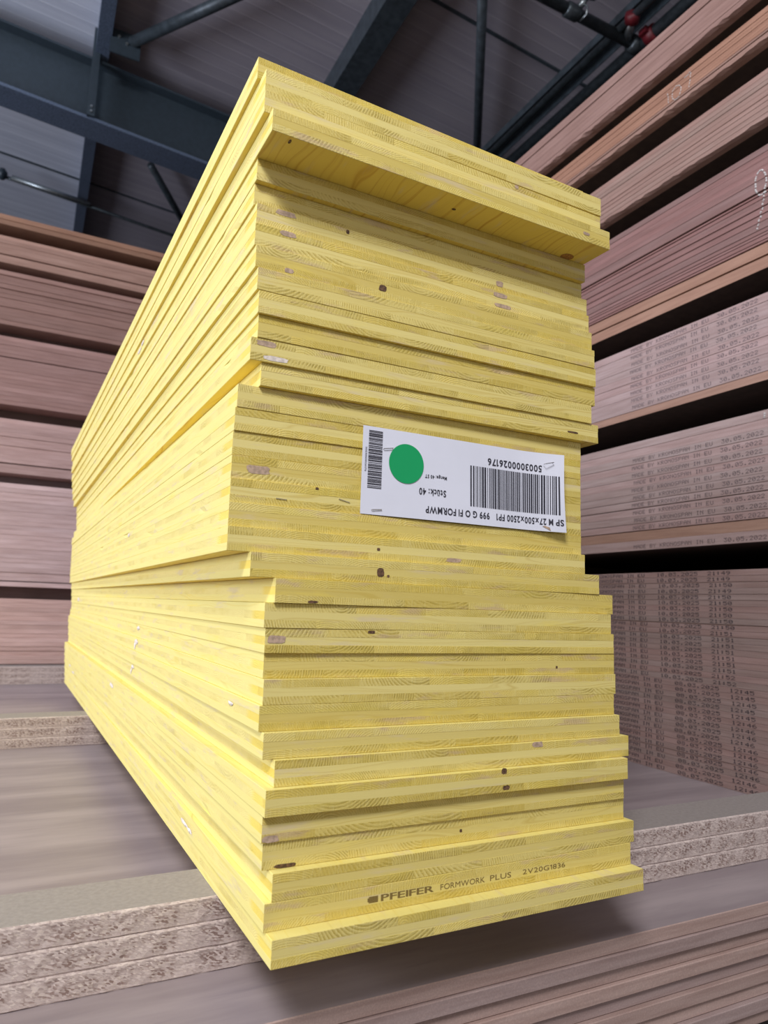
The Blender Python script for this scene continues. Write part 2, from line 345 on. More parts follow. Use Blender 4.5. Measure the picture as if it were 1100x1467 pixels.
# sprinkler pipes above the right packs
def pipe(name, pts, r, lab, grp=None):
    bb = MB(); bb.tube(pts, r, 18); o = bb.build(name, M_PIPE, None, True); tag(o, lab, 'pipe', grp); return o
pipe('sprinkler_pipe', [(3.165, -5, 4.2), (3.165, 4.7, 4.2)], 0.046, 'thick dark pipe running just above the top right board pack')
pipe('sprinkler_pipe', [(2.955, -5, 4.215), (2.955, 4.7, 4.215)], 0.026, 'thinner grey pipe running beside the thick dark pipe')
e = tag(empty('cable_tray', (3.05, 3, 4.36)), 'black channel rail running between the two long pipes', 'rail')
bb = MB(); bb.box(-0.07, 0.10, -8, 1.7, 0, 0.01); bb.build('tray_base', M_PURLIN, e)
bb = MB(); bb.box(-0.07, -0.064, -8, 1.7, -0.05, 0.0); bb.build('side_rail', M_PURLIN, e)
bb = MB(); bb.box(0.094, 0.10, -8, 1.7, -0.05, 0.0); bb.build('side_rail', M_PURLIN, e)
e = tag(empty('branch_pipe', (2.62, 2.36, 4.2)), 'dark cross pipe with clamp joining the long pipes at upper right', 'pipe')
bb = MB(); bb.tube([(-3.5, 0, 0), (0.50, 0, 0)], 0.036, 18); bb.build('tube', M_PIPE, e, True)
bb = MB(); bb.tube([(-0.10, 0, 0), (-0.09, 0, 0), (0.0, 0, 0), (0.01, 0, 0)], [0.037, 0.047, 0.047, 0.037], 18); bb.build('clamp', M_PIPE, e, True)
bb = MB(); bb.tube([(0.02, -0.0, -0.038), (0.03, -0.05, -0.03), (0.03, -0.06, 0.02), (0.02, -0.04, 0.05)], 0.007, 8); bb.build('shackle', M_GALV, e, True)
bb = MB(); bb.tube([(0.0, 0, 0.03), (0.03, -0.06, 0.1)], 0.022, 10); bb.tube([(0.0, -0.07, 0.08), (0.08, -0.07, 0.10)], 0.020, 10); bb.build('sprinkler_head', M_GALV, e, True)
bb = MB(); bb.tube([(0.46, 0, 0), (0.47, 0, 0), (0.53, 0, 0), (0.54, 0, 0)], [0.04, 0.056, 0.056, 0.04], 18); bb.build('tee', M_PIPE, e, True)
for (xx, yy, dz, lab) in ((3.02, 2.30, 0.0, 'dark red pipe coupling on the thinner pipe'), (3.165, 2.25, 0.0, 'dark red pipe coupling on the thick pipe above the top pack')):
    e = tag(empty('pipe_coupling', (xx, yy, 4.2 + dz)), lab, 'coupling', 'red couplings')
    if xx < 3.1:
        bb = MB(); bb.tube([(0.02, 0.04, -0.0), (-0.05, -0.06, 0.02)], 0.030, 14); bb.build('stub', M_GALV, e, True)
        bb = MB(); bb.tube([(-0.04, -0.05, 0.01), (-0.045, -0.06, 0.012), (-0.075, -0.10, 0.025), (-0.08, -0.105, 0.03)], [0.032, 0.048, 0.048, 0.03], 14); bb.build('red_ring', M_RED, e, True)
    else:
        bb = MB(); bb.tube([(0, -0.045, 0), (0, -0.04, 0), (0, 0.03, 0), (0, 0.035, 0)], [0.047, 0.060, 0.060, 0.047], 18); bb.build('red_ring', M_RED, e, True)
        bb = MB(); bb.box(-0.085, -0.055, -0.03, 0.03, -0.02, 0.02); bb.build('lug', M_RED, e)

# ---------------------------------------------------------------- lower pack: nine large panels, the grey top one carries everything
PX0, PX1, PY0, PY1 = -3.3, 3.5, 0.026, 5.75
TP = 0.019
for i in range(9):
    z1 = ZP - i * TP; dy = [0, -.003, .004, -.001, .005, -.002, .003, -.004, .002][i]
    v, f = chamfer_box(PX0, PX1, PY0 + dy, PY1, -TP + 0.0003, 0, 0.0012)
    if i == 0: o = mesh_obj('storage_panel', v, f, [M_BOARD, M_PANEL], None, [0] * 12 + [0, 1])
    else: o = mesh_obj('storage_panel', v, f, M_BOARD)
    o.location = (0, 0, z1); o.color = ((0.44, 0.32, 0.28, 1), (0.36, 0.27, 0.25, 1), (0.40, 0.29, 0.255, 1))[i % 3]
    tag(o, 'worn grey panel top that the chipboard strips and packs lie on' if i == 0 else
        'brown board edge at bottom right, %s below the grey panel top' % ordinal(i), 'board', 'panels of the lower pack')
for y, yn in ((0.25, 'frontmost'), (1.9, 'second'), (3.6, 'third'), (5.3, 'rearmost')):
    v, f = chamfer_box(PX0, PX1, y, y + 0.1, ZF + 0.0003, ZP - 9 * TP, 0.001)
    o = mesh_obj('bearer', v, f, M_CHIP); tag(o, '%s chipboard bearer on the floor under the lower brown pack' % yn, 'bearer', 'bearers under the lower pack')

# bearers on the grey panel: three chipboard strips each
def strips(y0, y1, x0, x1, where, n=3, ztop=0.0, jit=0.0):
    th_ = (ztop - ZP) / n
    for i in range(n):
        j = R.uniform(-0.001, 0.001)
        v, f = chamfer_box(x0, x1, y0 + j, y1 + j, -th_ + 0.0003, 0, 0.0012)
        # roughen the sawn front edge so that its outline is crumbly
        vv = []; ff = []; mi = []
        nx = int((x1 - x0) / 0.012) if y0 < 0.5 else int((x1 - x0) / 0.05)
        for k in range(nx + 1):
            x = x0 + (x1 - x0) * k / nx; a = [R.uniform(-0.0009, 0.0009) for _ in range(4)]
            vv += [(x, y0 + j + 0.0016, -th_ + 0.0002), (x, y0 + j + a[0], -th_ + 0.0016 + abs(a[1])), (x, y0 + j + a[1], -th_ / 2), (x, y0 + j + a[2], -0.0016 - abs(a[3])), (x, y0 + j + 0.0018, 0), (x, y1 + j, 0), (x, y1 + j, -th_ + 0.0002)]
        for k in range(nx):
            for q in range(7):
                a0 = k * 7 + q; a1 = k * 7 + (q + 1) % 7
                ff.append((a0, a0 + 7, a1 + 7, a1)); mi.append(1 if q == 4 else 0)
        ff.append(tuple(range(7))); ff.append(tuple(nx * 7 + q for q in range(7))[::-1]); mi += [0, 0]
        o = mesh_obj('chipboard_strip', vv, ff, [M_CHIP, M_CHIPTOP], None, mi)
        o.location = (0, 0, ztop - i * th_)
        pos = ('topmost', 'middle', 'lowest')[i]
        tag(o, 'flaky chipboard strip, %s of the three %s' % (pos, where), 'chipboard strip', 'chipboard bearers on the grey panel')
strips(0.151, 0.245, PX0, 1.445, 'in the front bearer below the yellow stack')
strips(1.565, 1.660, PX0, 1.445, 'in the bearer halfway back under the yellow stack')
strips(3.160, 3.262, PX0, 1.34, 'under the far left packs')

# ---------------------------------------------------------------- dot matrix printing
DOT = {'0': '0E11131519110E', '1': '040C040404040E', '2': '0E11010204081F', '3': '1F02040201110E', '4': '02060A121F0202', '5': '1F101E0101110E',
       '6': '0608101E11110E', '7': '1F010204080808', '8': '0E11110E11110E', '9': '0E11110F01020C', '.': '00000000000C0C', ':': '000C0C000C0C00',
       'A': '0E11111F111111', 'B': '1E11111E11111E', 'D': '1E11111111111E', 'E': '1F10101E10101F', 'I': '0E04040404040E', 'K': '11121418141211',
       'M': '111B1515111111', 'N': '11191513111111', 'O': '0E11111111110E', 'P': '1E11111E101010', 'R': '1E11111E141211', 'S': '0F10100E01011E',
       'U': '1111111111110E', 'Y': '11110A04040404', 'X': '11110A040A1111', 'F': '1F10101E101010'}
def dot_string(txt, pitch, h, skip=()):
    """quads in (s,t): s runs along the reading direction, t up from the base line"""
    q = []; cw = pitch * 0.80 / 5; rh = h / 7
    for i, ch in enumerate(txt):
        if ch not in DOT: continue
        g = DOT[ch]
        for r in range(7):
            bits = int(g[r * 2:r * 2 + 2], 16); c = 0
            while c < 5:
                if bits >> (4 - c) & 1:
                    c1 = c
                    while c1 < 5 and bits >> (4 - c1) & 1: c1 += 1
                    q.append((i * pitch + c * cw, i * pitch + c1 * cw, h - (r + 1) * rh, h - r * rh)); c = c1
                else: c += 1
    return q

# ---------------------------------------------------------------- right-hand packs (long faces look towards the yellow stack)
XR = 1.45; XR1 = 3.40; RY0, RY1 = 0.05, 3.02
def right_pack(where, z0, list_t, colf, group, print_f=None, ragged=(), lab_f=None, mat_ink=M_PRINT, jit=0.0012, gaps={}, ch=0.0006):
    n = len(list_t); z = z0; objs = []
    for k, tt in enumerate(list_t):                                  # from the bottom up
        top_i = n - k
        j = R.uniform(-jit, jit); g = gaps.get(k, 0.0)
        if k in ragged:                                              # torn lower arris
            vv = []; ff = []; nn = 160
            for q in range(nn + 1):
                y = RY0 + (RY1 - RY0) * q / nn; a = abs(R.gauss(0, 0.35)) * tt * 0.6 + 0.002; c = R.uniform(0, 0.004)
                vv += [(0.03, y, 0.0003), (0.010 + c, y, 0.0003 + a * 0.3), (0.0, y, 0.0003 + a), (0.0, y, tt - 0.001), (0.001, y, tt), (XR1 - XR, y, tt), (XR1 - XR, y, 0.0003)]
            for q in range(nn):
                for w in range(7):
                    a0 = q * 7 + w; a1 = q * 7 + (w + 1) % 7; ff.append((a0, a1, a1 + 7, a0 + 7))
            ff.append(tuple(range(7))[::-1]); ff.append(tuple(nn * 7 + q for q in range(7)))
            o = mesh_obj('fibreboard_panel', vv, ff, [M_BOARD, M_UNDER_SHADE], None, [1 if (q % 7 == 6 and q < nn * 7) else 0 for q in range(len(ff))])
        else:
            v, f = chamfer_box(0, XR1 - XR, RY0, RY1, 0.0003 + g, tt, min(ch, tt * 0.1))
            o = mesh_obj('fibreboard_panel', v, f, [M_BOARD, M_UNDER_SHADE], None, [0] * 12 + [1 if k == 0 else 0, 0])
        o.location = (XR + j, 0, z); o.color = (*colf(k, n), 1)
        fe = '%s from the top' % ordinal(top_i) if top_i <= (n + 1) // 2 else '%s from the bottom' % ordinal(k + 1)
        if top_i == 1: fe = 'topmost board'
        if k == 0: fe = 'bottom board'
        ex = lab_f(k, n) if lab_f else ''
        tag(o, 'brown board edge%s, %s in the %s' % (ex, fe, where), 'board', group)
        if print_f:
            pr = print_f(k, n)
            if pr:
                bb = MB()
                for (txt, ys, pitch, h, zb) in pr:
                    for (s0, s1, t0, t1) in dot_string(txt, pitch, h):
                        bb.quad([(-0.00035, ys - s0, zb + t0), (-0.00035, ys - s1, zb + t0), (-0.00035, ys - s1, zb + t1), (-0.00035, ys - s0, zb + t1)])
                bb.build('printed_lettering', mat_ink, o)
        z += tt; objs.append(o)
    return objs, z
TIMES = ['21:49', '21:49', '21:50', '21:49', '21:50', '21:50', '21:50', '21:50', '21:50', '21:50', '21:51', '21:51', '21:51', '21:51', '21:51', '21:51', '21:51', '21:52', '21:52']
def pr1(k, n):
    i = n - 1 - k; j = R.uniform(-0.003, 0.003)
    if i < len(TIMES): return [('KRONOSPAN IN EU   10.03.2025  ' + TIMES[i], 1.0155 + j - i * 0.0004, 0.01452, 0.0098, 0.0034)]
    return [('KRONOSPAN IN EU   08.03.2025  12:4' + ('5' if i < 24 else '6'), 0.9575 + j * 1.5, 0.01452, 0.0098, 0.0034)]
def lab1(k, n):
    i = n - 1 - k
    return ' printed %s' % TIMES[i] if i < len(TIMES) else ' printed 08.03.2025'
C1 = lambda k, n: (0.325 + R.uniform(-.02, .02), 0.235, 0.215)
p1, _ = right_pack('lowest right pack', ZP, [0.565 / 35] * 35, C1, 'boards of the lowest right pack', pr1, lab_f=lab1)
def pr23(k, n):
    if k == 0 and n == 10 or k == 1 and n == 14 or n == 14 and k > 11: return None
    j = R.uniform(-0.004, 0.004)
    return [('MADE BY KRONOSPAN IN EU  30.05.2022', 0.842 + j, 0.01262, 0.0115, 0.006)]
C2 = lambda k, n: (0.38, 0.24, 0.18) if k == 1 else (0.42 + R.uniform(-.02, .02), 0.315, 0.30)
p2, _ = right_pack('second right pack from below', 0.549, [0.030, 0.029] + [0.0236] * 12, C2, 'boards of the second right pack', pr23, mat_ink=M_PRINTP, gaps={2: .0022, 3: 0.001, 5: 0.002, 6: .0012})
C3 = lambda k, n: (0.36, 0.22, 0.165) if k == 0 else (0.37 + R.uniform(-.02, .02), 0.275, 0.265)
p3, _ = right_pack('third right pack from below', 0.970, [0.0236] * 10, C3, 'boards of the third right pack', pr23, mat_ink=M_PRINTP)
T4 = [0.033, 0.038] + [0.0105] * 14 + [0.0182] * 7
def C4(k, n): return (0.33, 0.19, 0.135) if k < 2 else (0.235 + R.uniform(-.02, .015), 0.132, 0.122)
p4, _ = right_pack('fourth right pack from below', 1.273, T4, C4, 'boards of the fourth right pack', jit=0.003, gaps={1: 0.006, 2: 0.004, 4: .003, 15: 0.005, 16: .004})
C5 = lambda k, n: (0.29 + R.uniform(-.02, .015), 0.185, 0.155)
p5, _ = right_pack('fifth right pack from below', 1.694, [0.018] + [0.0157] * 8, C5, 'boards of the fifth right pack', ragged=(0,), gaps={3: .002, 6: .0025})
C6 = lambda k, n: (0.31, 0.165, 0.11) if k > 1 else (0.28, 0.17, 0.135)
p6, _ = right_pack('sixth right pack from below', 1.925, [0.019] + [0.0098] * 8, C6, 'boards of the sixth right pack', ragged=(0,), gaps={1: .003})
def pr7(k, n): return [('KRONOSPAN IN EU  10.02.2025', 0.90, 0.0145, 0.007, 0.016)] if k == 1 else None
C7 = lambda k, n: (0.27, 0.165, 0.14)
p7, _ = right_pack('topmost right pack', 2.083, [0.022, 0.040, 0.038, 0.019, 0.019], C7, 'boards of the topmost right pack', None, gaps={3: .004}, ragged=(0,))
# chalk figures
def chalk(pack, name, strokes, r=0.0022):
    per = {}
    for st in strokes:
        for (a, c) in zip(st, st[1:]):
            a = Vector((0, a[0], a[1])); c = Vector((0, c[0], c[1])); nseg = max(1, int((c - a).length / 0.006))
            for q in range(nseg):
                p0 = a + (c - a) * (q / nseg); p1 = a + (c - a) * ((q + 0.8) / nseg); zm = (p0.z + p1.z) / 2
                own = [o for o in pack if o.location.z <= zm][-1]; nxt = [o.location.z for o in pack if o.location.z > own.location.z]; lo, hi = own.location.z + r + .0003, (min(nxt) if nxt else own.location.z + .019) - r - .0002
                for p in (p0, p1): p.z = min(max(p.z, lo), max(hi, lo))
                per.setdefault(own.name, (own, []))[1].append((p0, p1))
    for own, segs in per.values():
        bb = MB()
        for p0, p1 in segs: bb.tube([Vector((-0.0006, p0.y, p0.z - own.location.z)), Vector((-0.0006, p1.y, p1.z - own.location.z))], r, 6)
        bb.build(name, M_CHALK, own)
def ell(cy, cz, ry, rz, a0=0, a1=360, n=14): return [(cy + ry * math.cos(math.radians(a0 + (a1 - a0) * i / n)), cz + rz * math.sin(math.radians(a0 + (a1 - a0) * i / n))) for i in range(n + 1)]
chalk(p6, 'chalk_number', [[(0.676, 1.995), (0.672, 1.953)], ell(0.642, 1.972, 0.017, 0.022), [(0.612, 2.0), (0.588, 2.004), (0.596, 1.955)]], 0.0013)
chalk(p4, 'chalk_number', [ell(0.378, 1.519, 0.016, 0.036), [(0.366, 1.49), (0.376, 1.45), (0.393, 1.389)]], 0.0024)
chalk(p2, 'chalk_number', [[(0.394, 0.884), (0.396, 0.866)]], 0.0024)
# bearers in the gaps of the right packs (ends recessed, so the gaps stay dark)
GAPS = [(0.480, 0.549, 'first'), (0.892, 0.970, 'second'), (1.206, 1.273, 'third'), (1.618, 1.694, 'fourth'), (1.8376, 1.925, 'fifth'), (2.0224, 2.083, 'sixth')]
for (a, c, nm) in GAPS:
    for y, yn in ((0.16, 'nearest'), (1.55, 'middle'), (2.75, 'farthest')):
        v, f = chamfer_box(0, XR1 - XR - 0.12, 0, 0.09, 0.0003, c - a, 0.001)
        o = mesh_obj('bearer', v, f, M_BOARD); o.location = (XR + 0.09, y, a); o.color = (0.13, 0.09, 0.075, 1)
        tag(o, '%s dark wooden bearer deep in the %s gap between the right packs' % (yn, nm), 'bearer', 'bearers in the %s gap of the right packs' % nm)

# ---------------------------------------------------------------- left packs behind (front faces look towards the camera)
LX0, LX1, LY = -3.3, 1.34, 3.30
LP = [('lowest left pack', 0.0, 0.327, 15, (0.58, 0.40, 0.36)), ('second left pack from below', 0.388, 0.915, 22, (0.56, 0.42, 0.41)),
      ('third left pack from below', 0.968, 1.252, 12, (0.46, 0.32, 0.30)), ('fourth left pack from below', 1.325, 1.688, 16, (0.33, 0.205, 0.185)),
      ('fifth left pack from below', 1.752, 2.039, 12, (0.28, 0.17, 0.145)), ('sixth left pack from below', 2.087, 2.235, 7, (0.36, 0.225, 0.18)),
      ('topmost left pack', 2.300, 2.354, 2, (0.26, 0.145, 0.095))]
for pi, (where, z0, z1, n, col) in enumerate(LP):
    tt = (z1 - z0) / n
    for k in range(n):
        j = R.uniform(-0.002, 0.0015)
        if pi == 4 and k >= 8: j -= 0.012
        if R.random() < 0.15: j += 0.006
        g = 0.005 if (pi, k) in ((2, 2), (1, 1), (5, 2), (3, 11)) else 0.0
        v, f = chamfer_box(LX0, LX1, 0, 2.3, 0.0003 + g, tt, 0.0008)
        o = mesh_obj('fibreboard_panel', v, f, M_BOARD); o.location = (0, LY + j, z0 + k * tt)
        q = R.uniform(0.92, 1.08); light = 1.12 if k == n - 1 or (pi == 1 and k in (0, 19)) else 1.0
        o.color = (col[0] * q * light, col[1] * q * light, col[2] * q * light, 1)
        top_i = n - k
        fe = ('%s from the top' % ordinal(top_i) if top_i <= (n + 1) // 2 else '%s from the bottom' % ordinal(k + 1))
        if top_i == 1: fe = 'topmost board'
        if k == 0: fe = 'bottom board'
        tag(o, 'brown board edge, %s in the %s' % (fe, where), 'board', 'boards of the ' + where)
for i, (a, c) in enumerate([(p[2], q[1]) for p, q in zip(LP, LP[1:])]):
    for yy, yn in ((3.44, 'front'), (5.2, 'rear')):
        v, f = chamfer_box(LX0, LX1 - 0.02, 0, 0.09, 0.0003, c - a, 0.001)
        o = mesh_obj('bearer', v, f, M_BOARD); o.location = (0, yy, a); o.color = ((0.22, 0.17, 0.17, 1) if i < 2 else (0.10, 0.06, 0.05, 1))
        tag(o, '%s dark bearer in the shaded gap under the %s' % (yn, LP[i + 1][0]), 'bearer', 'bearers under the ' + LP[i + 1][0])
for k in range(3):
    v, f = chamfer_box(LX0, LX1, 0, 0.1, 0.0003, 0.0283, 0.001)
    o = mesh_obj('chipboard_strip', v, f, M_CHIP); o.location = (0, 5.2, ZP + k * 0.02833); tag(o, '%s chipboard strip under the rear of the lowest left pack' % ('lowest', 'middle', 'topmost')[k], 'chipboard strip', 'rear chipboard bearer of the left packs')

# ---------------------------------------------------------------- yellow stack: 36 three-ply formwork boards
BD = [(0.0316, -0.0408, 0.0088, 0.0309), (0.028, -0.0231, 0.009, 0.0301), (0.0352, -0.0226, 0.0096, 0.0339), (0.027, -0.0105, 0.0049, 0.0314), (0.0244, -0.0129, 0.0027, 0.0313), (0.0238, -0.0211, 0.003, 0.0321), (0.0345, -0.0128, 0.0035, 0.0315), (0.0227, -0.0066, -0.0009, 0.0277), (0.0187, 0.0003, -0.003, 0.0269), (0.0219, 0.0006, -0.0033, 0.0291), (0.0227, 0.0076, -0.0115, 0.0273), (0.0213, 0.0032, -0.0051, 0.0258), (0.0188, 0.0017, 0.0028, 0.0258), (0.0279, -0.0029, 0.0231, 0.0305), (0.0005, 0.0032, 0.0058, 0.0205), (-0.0242, 0.0112, -0.0073, 0.0135), (-0.0233, 0.0165, -0.0012, 0.0144), (-0.0225, 0.02, -0.0058, 0.0149), (-0.0219, 0.0237, -0.0116, 0.0153), (-0.022, 0.0244, -0.0128, 0.0156), (-0.022, 0.0221, -0.0083, 0.0159), (-0.0207, 0.0211, -0.0046, 0.0177), (0.0027, 0.0147, -0.0128, 0.0249), (-0.0119, 0.0115, -0.0108, 0.0158), (-0.0052, 0.0101, -0.0078, 0.0193), (-0.0075, 0.006, -0.0086, 0.0194), (-0.0104, 0.0056, -0.0097, 0.0192), (-0.0136, 0.0071, -0.0083, 0.0233), (-0.0156, 0.0092, -0.0053, 0.025), (-0.0144, 0.0123, -0.0007, 0.0268), (-0.0168, 0.0197, 0.0009, 0.0272), (-0.0173, 0.0117, 0.0009, 0.0286), (-0.0179, -0.0434, 0.0097, 0.0307), (-0.025, -0.032, 0.0089, 0.027), (-0.025, -0.0308, 0.0035, 0.0293), (-0.03, -0.0121, 0.0271, 0.0284)]
BT = 0.027; PLY = 0.009; BW = 0.5; BL = 2.5
EXTRA = {1: 'bottom board, whose top ledge shows', 2: 'board stamped FORMWORK PLUS', 3: 'overhanging board just above the stamped one', 7: 'board shifted right, seventh from the bottom',
         14: 'board turned askew, fourteenth from the bottom', 15: 'fifteenth from the bottom, set in under the label block', 16: 'lowest of the block standing out left below the label',
         22: 'top of the block standing out left by the label', 23: 'board stepped right just above the label block', 33: 'board jutting out far to the front near the top', 36: 'topmost board'}
YB_OBJ = {}
def yellow_board(i):
    x, y, t1, t2 = BD[i - 1]
    e = empty('formwork_board', (x, y, (i - 1) * BT), t1); YB_OBJ[i] = e
    lab = EXTRA.get(i)
    if lab: lab = 'yellow formwork board, %s' % lab
    elif i <= 18: lab = 'yellow formwork board, %s from the bottom of the yellow stack' % ordinal(i)
    else: lab = 'yellow formwork board, %s from the top of the yellow stack' % ordinal(37 - i)
    tag(e, lab, 'board', 'yellow formwork boards in the tall stack')
    sh = math.tan(t2 - t1)
    rj = random.Random(100 + i)
    for p, nm in enumerate(('face_ply', 'core_ply', 'face_ply')):
        z0 = p * PLY; z1 = z0 + PLY
        if p == 0: z0 += 0.00025
        ins = rj.uniform(0.0, 0.00025) if p == 1 else 0.0
        ct = 0.0004 if p == 2 else 0.00003; cb = 0.0004 if p == 0 else 0.00003
        lv = [(z0, cb + ins), (z0 + max(cb, .0002), ins), (z1 - max(ct, .0002), ins), (z1, ct + ins)]
        # long side is cut into stations so its arris can be slightly chipped
        ny = 60; v = []; f = []; mi = []
        ys = [0.0] + [BL * ((k / ny) ** 1.6) for k in range(1, ny)] + [BL]
        nL = 4
        for yk, yy in enumerate(ys):
            for li, (z, c) in enumerate(lv):
                ch = 0.0
                if p != 1 and rj.random() < 0.010 and 0 < yk < ny and li in ((0, 1) if p == 0 else (2, 3)): ch = rj.uniform(0.0008, 0.0025)
                yy2 = yy + (c if yk == 0 else (-c if yk == len(ys) - 1 else 0)); sx = -yy2 * sh
                v.append((sx + c + ch, yy2, z)); v.append((sx + BW - c, yy2, z))
        rows = len(ys)
        idx = lambda yk, li, s: (yk * nL + li) * 2 + s
        ME, ML, MF = 0, 1, 2
        for yk in range(rows - 1):
            for li in range(nL - 1):
                f.append((idx(yk, li, 0), idx(yk, li + 1, 0), idx(yk + 1, li + 1, 0), idx(yk + 1, li, 0))); mi.append(ML)
                f.append((idx(yk, li, 1), idx(yk + 1, li, 1), idx(yk + 1, li + 1, 1), idx(yk, li + 1, 1))); mi.append(ML)
            f.append((idx(yk, 0, 0), idx(yk + 1, 0, 0), idx(yk + 1, 0, 1), idx(yk, 0, 1))); mi.append(MF)
            f.append((idx(yk, 3, 0), idx(yk, 3, 1), idx(yk + 1, 3, 1), idx(yk + 1, 3, 0))); mi.append(ML if p != 1 else MF)
        for li in range(nL - 1):
            f.append((idx(0, li, 0), idx(0, li, 1), idx(0, li + 1, 1), idx(0, li + 1, 0))); mi.append(ME)
            f.append((idx(rows - 1, li, 0), idx(rows - 1, li + 1, 0), idx(rows - 1, li + 1, 1), idx(rows - 1, li, 1))); mi.append(ME)
        mats = [M_LONG_X, M_END_Y, M_FLAT] if p == 1 else [M_END_X, M_LONG_Y, M_FLAT]
        mesh_obj(nm, v, f, mats, e, mi)
    return e
for i in range(1, 37): yellow_board(i)

def on_front(i, X, Z):
    """board number i's local coordinates for a spot on its front edge at world X, Z"""
    x, y, t1, t2 = BD[i - 1]
    return (X - x) / math.cos(t1), Z - (i - 1) * BT
def spot(i, X, Z, rx_, rz_, mat, name, seed=0):
    lx, lz = on_front(i, X, Z); rr = random.Random(seed + i * 7); bb = MB(); n = 14
    bb.quad([(lx + rx_ * math.copysign(abs(math.cos(a)) ** .55, math.cos(a)) * rr.uniform(.8, 1.08), -0.0003, lz + rz_ * math.copysign(abs(math.sin(a)) ** .55, math.sin(a)) * rr.uniform(.85, 1.05)) for a in [2 * math.pi * k / n for k in range(n)]])
    bb.build(name, mat, YB_OBJ[i])
SPOTS = [(28, .1474, 0.742, .0055, .0042, M_KNOT), (15, .1575, .3905, .0048, .0055, M_KNOT), (15, .1678, .3868, .0018, .0016, M_KNOT), (6, .3212, .1600, .0042, .0036, M_KNOT),
         (6, .3245, .1405, .0050, .0028, M_KNOT), (4, .052, .0835, .0120, .0020, M_KNOT), (14, .072, .3535, .0060, .0016, M_KNOT), (12, .1476, .3215, .0050, .0018, M_KNOT), (30, .3285, .7955, .0062, .0042, M_BARE),
         (29, .3261, .7765, .0130, .0034, M_BARE), (29, .3320, .7620, .0150, .0030, M_BARE), (30, .0207, .8060, .0130, .0035, M_BARE), (29, .0240, .7795, .0110, .0034, M_BARE), (24, .0065, .6425, .0120, .0036, M_BARE),
         (24, .0180, .6265, .0150, .0030, M_SPLINTER), (19, .0080, .4990, .0140, .0050, M_BARE), (5, .0345, .1120, .0090, .0035, M_BARE), (12, .0334, .3120, .0110, .0045, M_BARE), (16, .1565, .4183, .0022, .0018, M_KNOT),
         (18, .0787, .4844, .0022, .0016, M_KNOT), (23, .4560, .6045, .0100, .0014, M_KNOT), (34, .3249, .9152, .0035, .0025, M_BARE), (7, .3787, .1862, .0090, .0036, M_BARE), (4, .2676, .0943, .0018, .0018, M_KNOT),
         (11, .4216, .2796, .0018, .0018, M_KNOT), (16, .2620, .4116, .0120, .0026, M_BARE), (28, .0263, .7338, .0060, .0030, M_BARE), (33, .4383, .8760, .0060, .0022, M_BARE), (30, .1000, .8063, .0022, .0028, M_KNOT)]

# ---------------------------------------------------------------- text with outlines (labels, stamp)
_g = {}
def glyph(ch, off=0.0):
    key = (ch, off)
    if key in _g: return _g[key]
    cu = bpy.data.curves.new('g', 'FONT'); cu.body = ch; cu.size = 1; cu.resolution_u = 3; cu.offset = off
    ob = bpy.data.objects.new('g', cu); COL.objects.link(ob)
    dg = bpy.context.evaluated_depsgraph_get(); me = bpy.data.meshes.new_from_object(ob.evaluated_get(dg))
    vs_ = [(v.co.x, v.co.y) for v in me.vertices]; fs = [tuple(p.vertices) for p in me.polygons]
    bpy.data.objects.remove(ob); bpy.data.curves.remove(cu); bpy.data.meshes.remove(me)
    if ch == '1':                                                    # flag on the one, as in the printed face
        t = max(y for x, y in vs_); x0 = min(x for x, y in vs_); n_ = len(vs_)
        vs_ = vs_ + [(x0 + 0.01, t), (x0 + 0.01, t - 0.12), (x0 - 0.13, t - 0.20), (x0 - 0.13, t - 0.11)]; fs = fs + [(n_, n_ + 3, n_ + 2, n_ + 1)]
    _g[key] = (vs_, fs); return _g[key]
CAP = max(y for x, y in glyph('H')[0])
def text_geo(txt, width, cap, off=0.0):
    """list of (verts, faces) with s in 0..width and cap height cap"""
    xs = 0.0; out = []
    for ch in txt:
        if ch == ' ': xs += 0.30; continue
        vs_, fs = glyph(ch, off)
        if not vs_: xs += 0.3; continue
        x0 = min(v[0] for v in vs_); x1 = max(v[0] for v in vs_)
        out.append(([(xs + v[0] - x0, v[1]) for v in vs_], fs)); xs += x1 - x0 + 0.095
    xs -= 0.095; k = width / xs; q = cap / CAP
    return [([(v[0] * k, v[1] * q) for v in a], fs) for a, fs in out]

# stamp on the second board
def stamp(parent, i, txt, X0, X1, Z, cap, name, bold=0.0):
    lx0, lz = on_front(i, X0, Z); lx1, _ = on_front(i, X1, Z); bb = MB()
    for k_, dx in enumerate([0.0] if not bold else [-bold, 0.0, bold]):
        for vs_, fs in text_geo(txt, lx1 - lx0, cap):
            b0 = len(bb.v); bb.v += [Vector((lx0 + dx + s, -0.00025 - 0.00003 * k_, lz + t)) for s, t in vs_]
            bb.f += [tuple(b0 + q for q in f) for f in fs]; bb.m += [0] * len(fs)
    bb.build(name, M_STAMP, parent)
st = YB_OBJ[2]
stamp(st, 2, 'PFEIFER', 0.159, 0.2245, 0.0375, 0.0066, 'stamped_lettering', 0.0005)
stamp(st, 2, 'FORMWORK', 0.2338, 0.2945, 0.0378, 0.0060, 'stamped_lettering')
stamp(st, 2, 'PLUS', 0.302, 0.3326, 0.0380, 0.0060, 'stamped_lettering')
stamp(st, 2, '2V20G1836', 0.3500, 0.4160, 0.0386, 0.0055, 'stamped_lettering')
bb = MB()
for r in range(5):
    lx, lz = on_front(2, 0.1425 + (0.0015 if r in (0, 4) else 0), 0.0375 + r * 0.0013)
    bb.quad([(lx, -0.00025, lz), (lx + 0.0125 - (0.0015 if r in (0, 4) else 0), -0.00025, lz), (lx + 0.0125 - (0.0015 if r in (0, 4) else 0), -0.00025, lz + 0.00105), (lx, -0.00025, lz + 0.00105)])
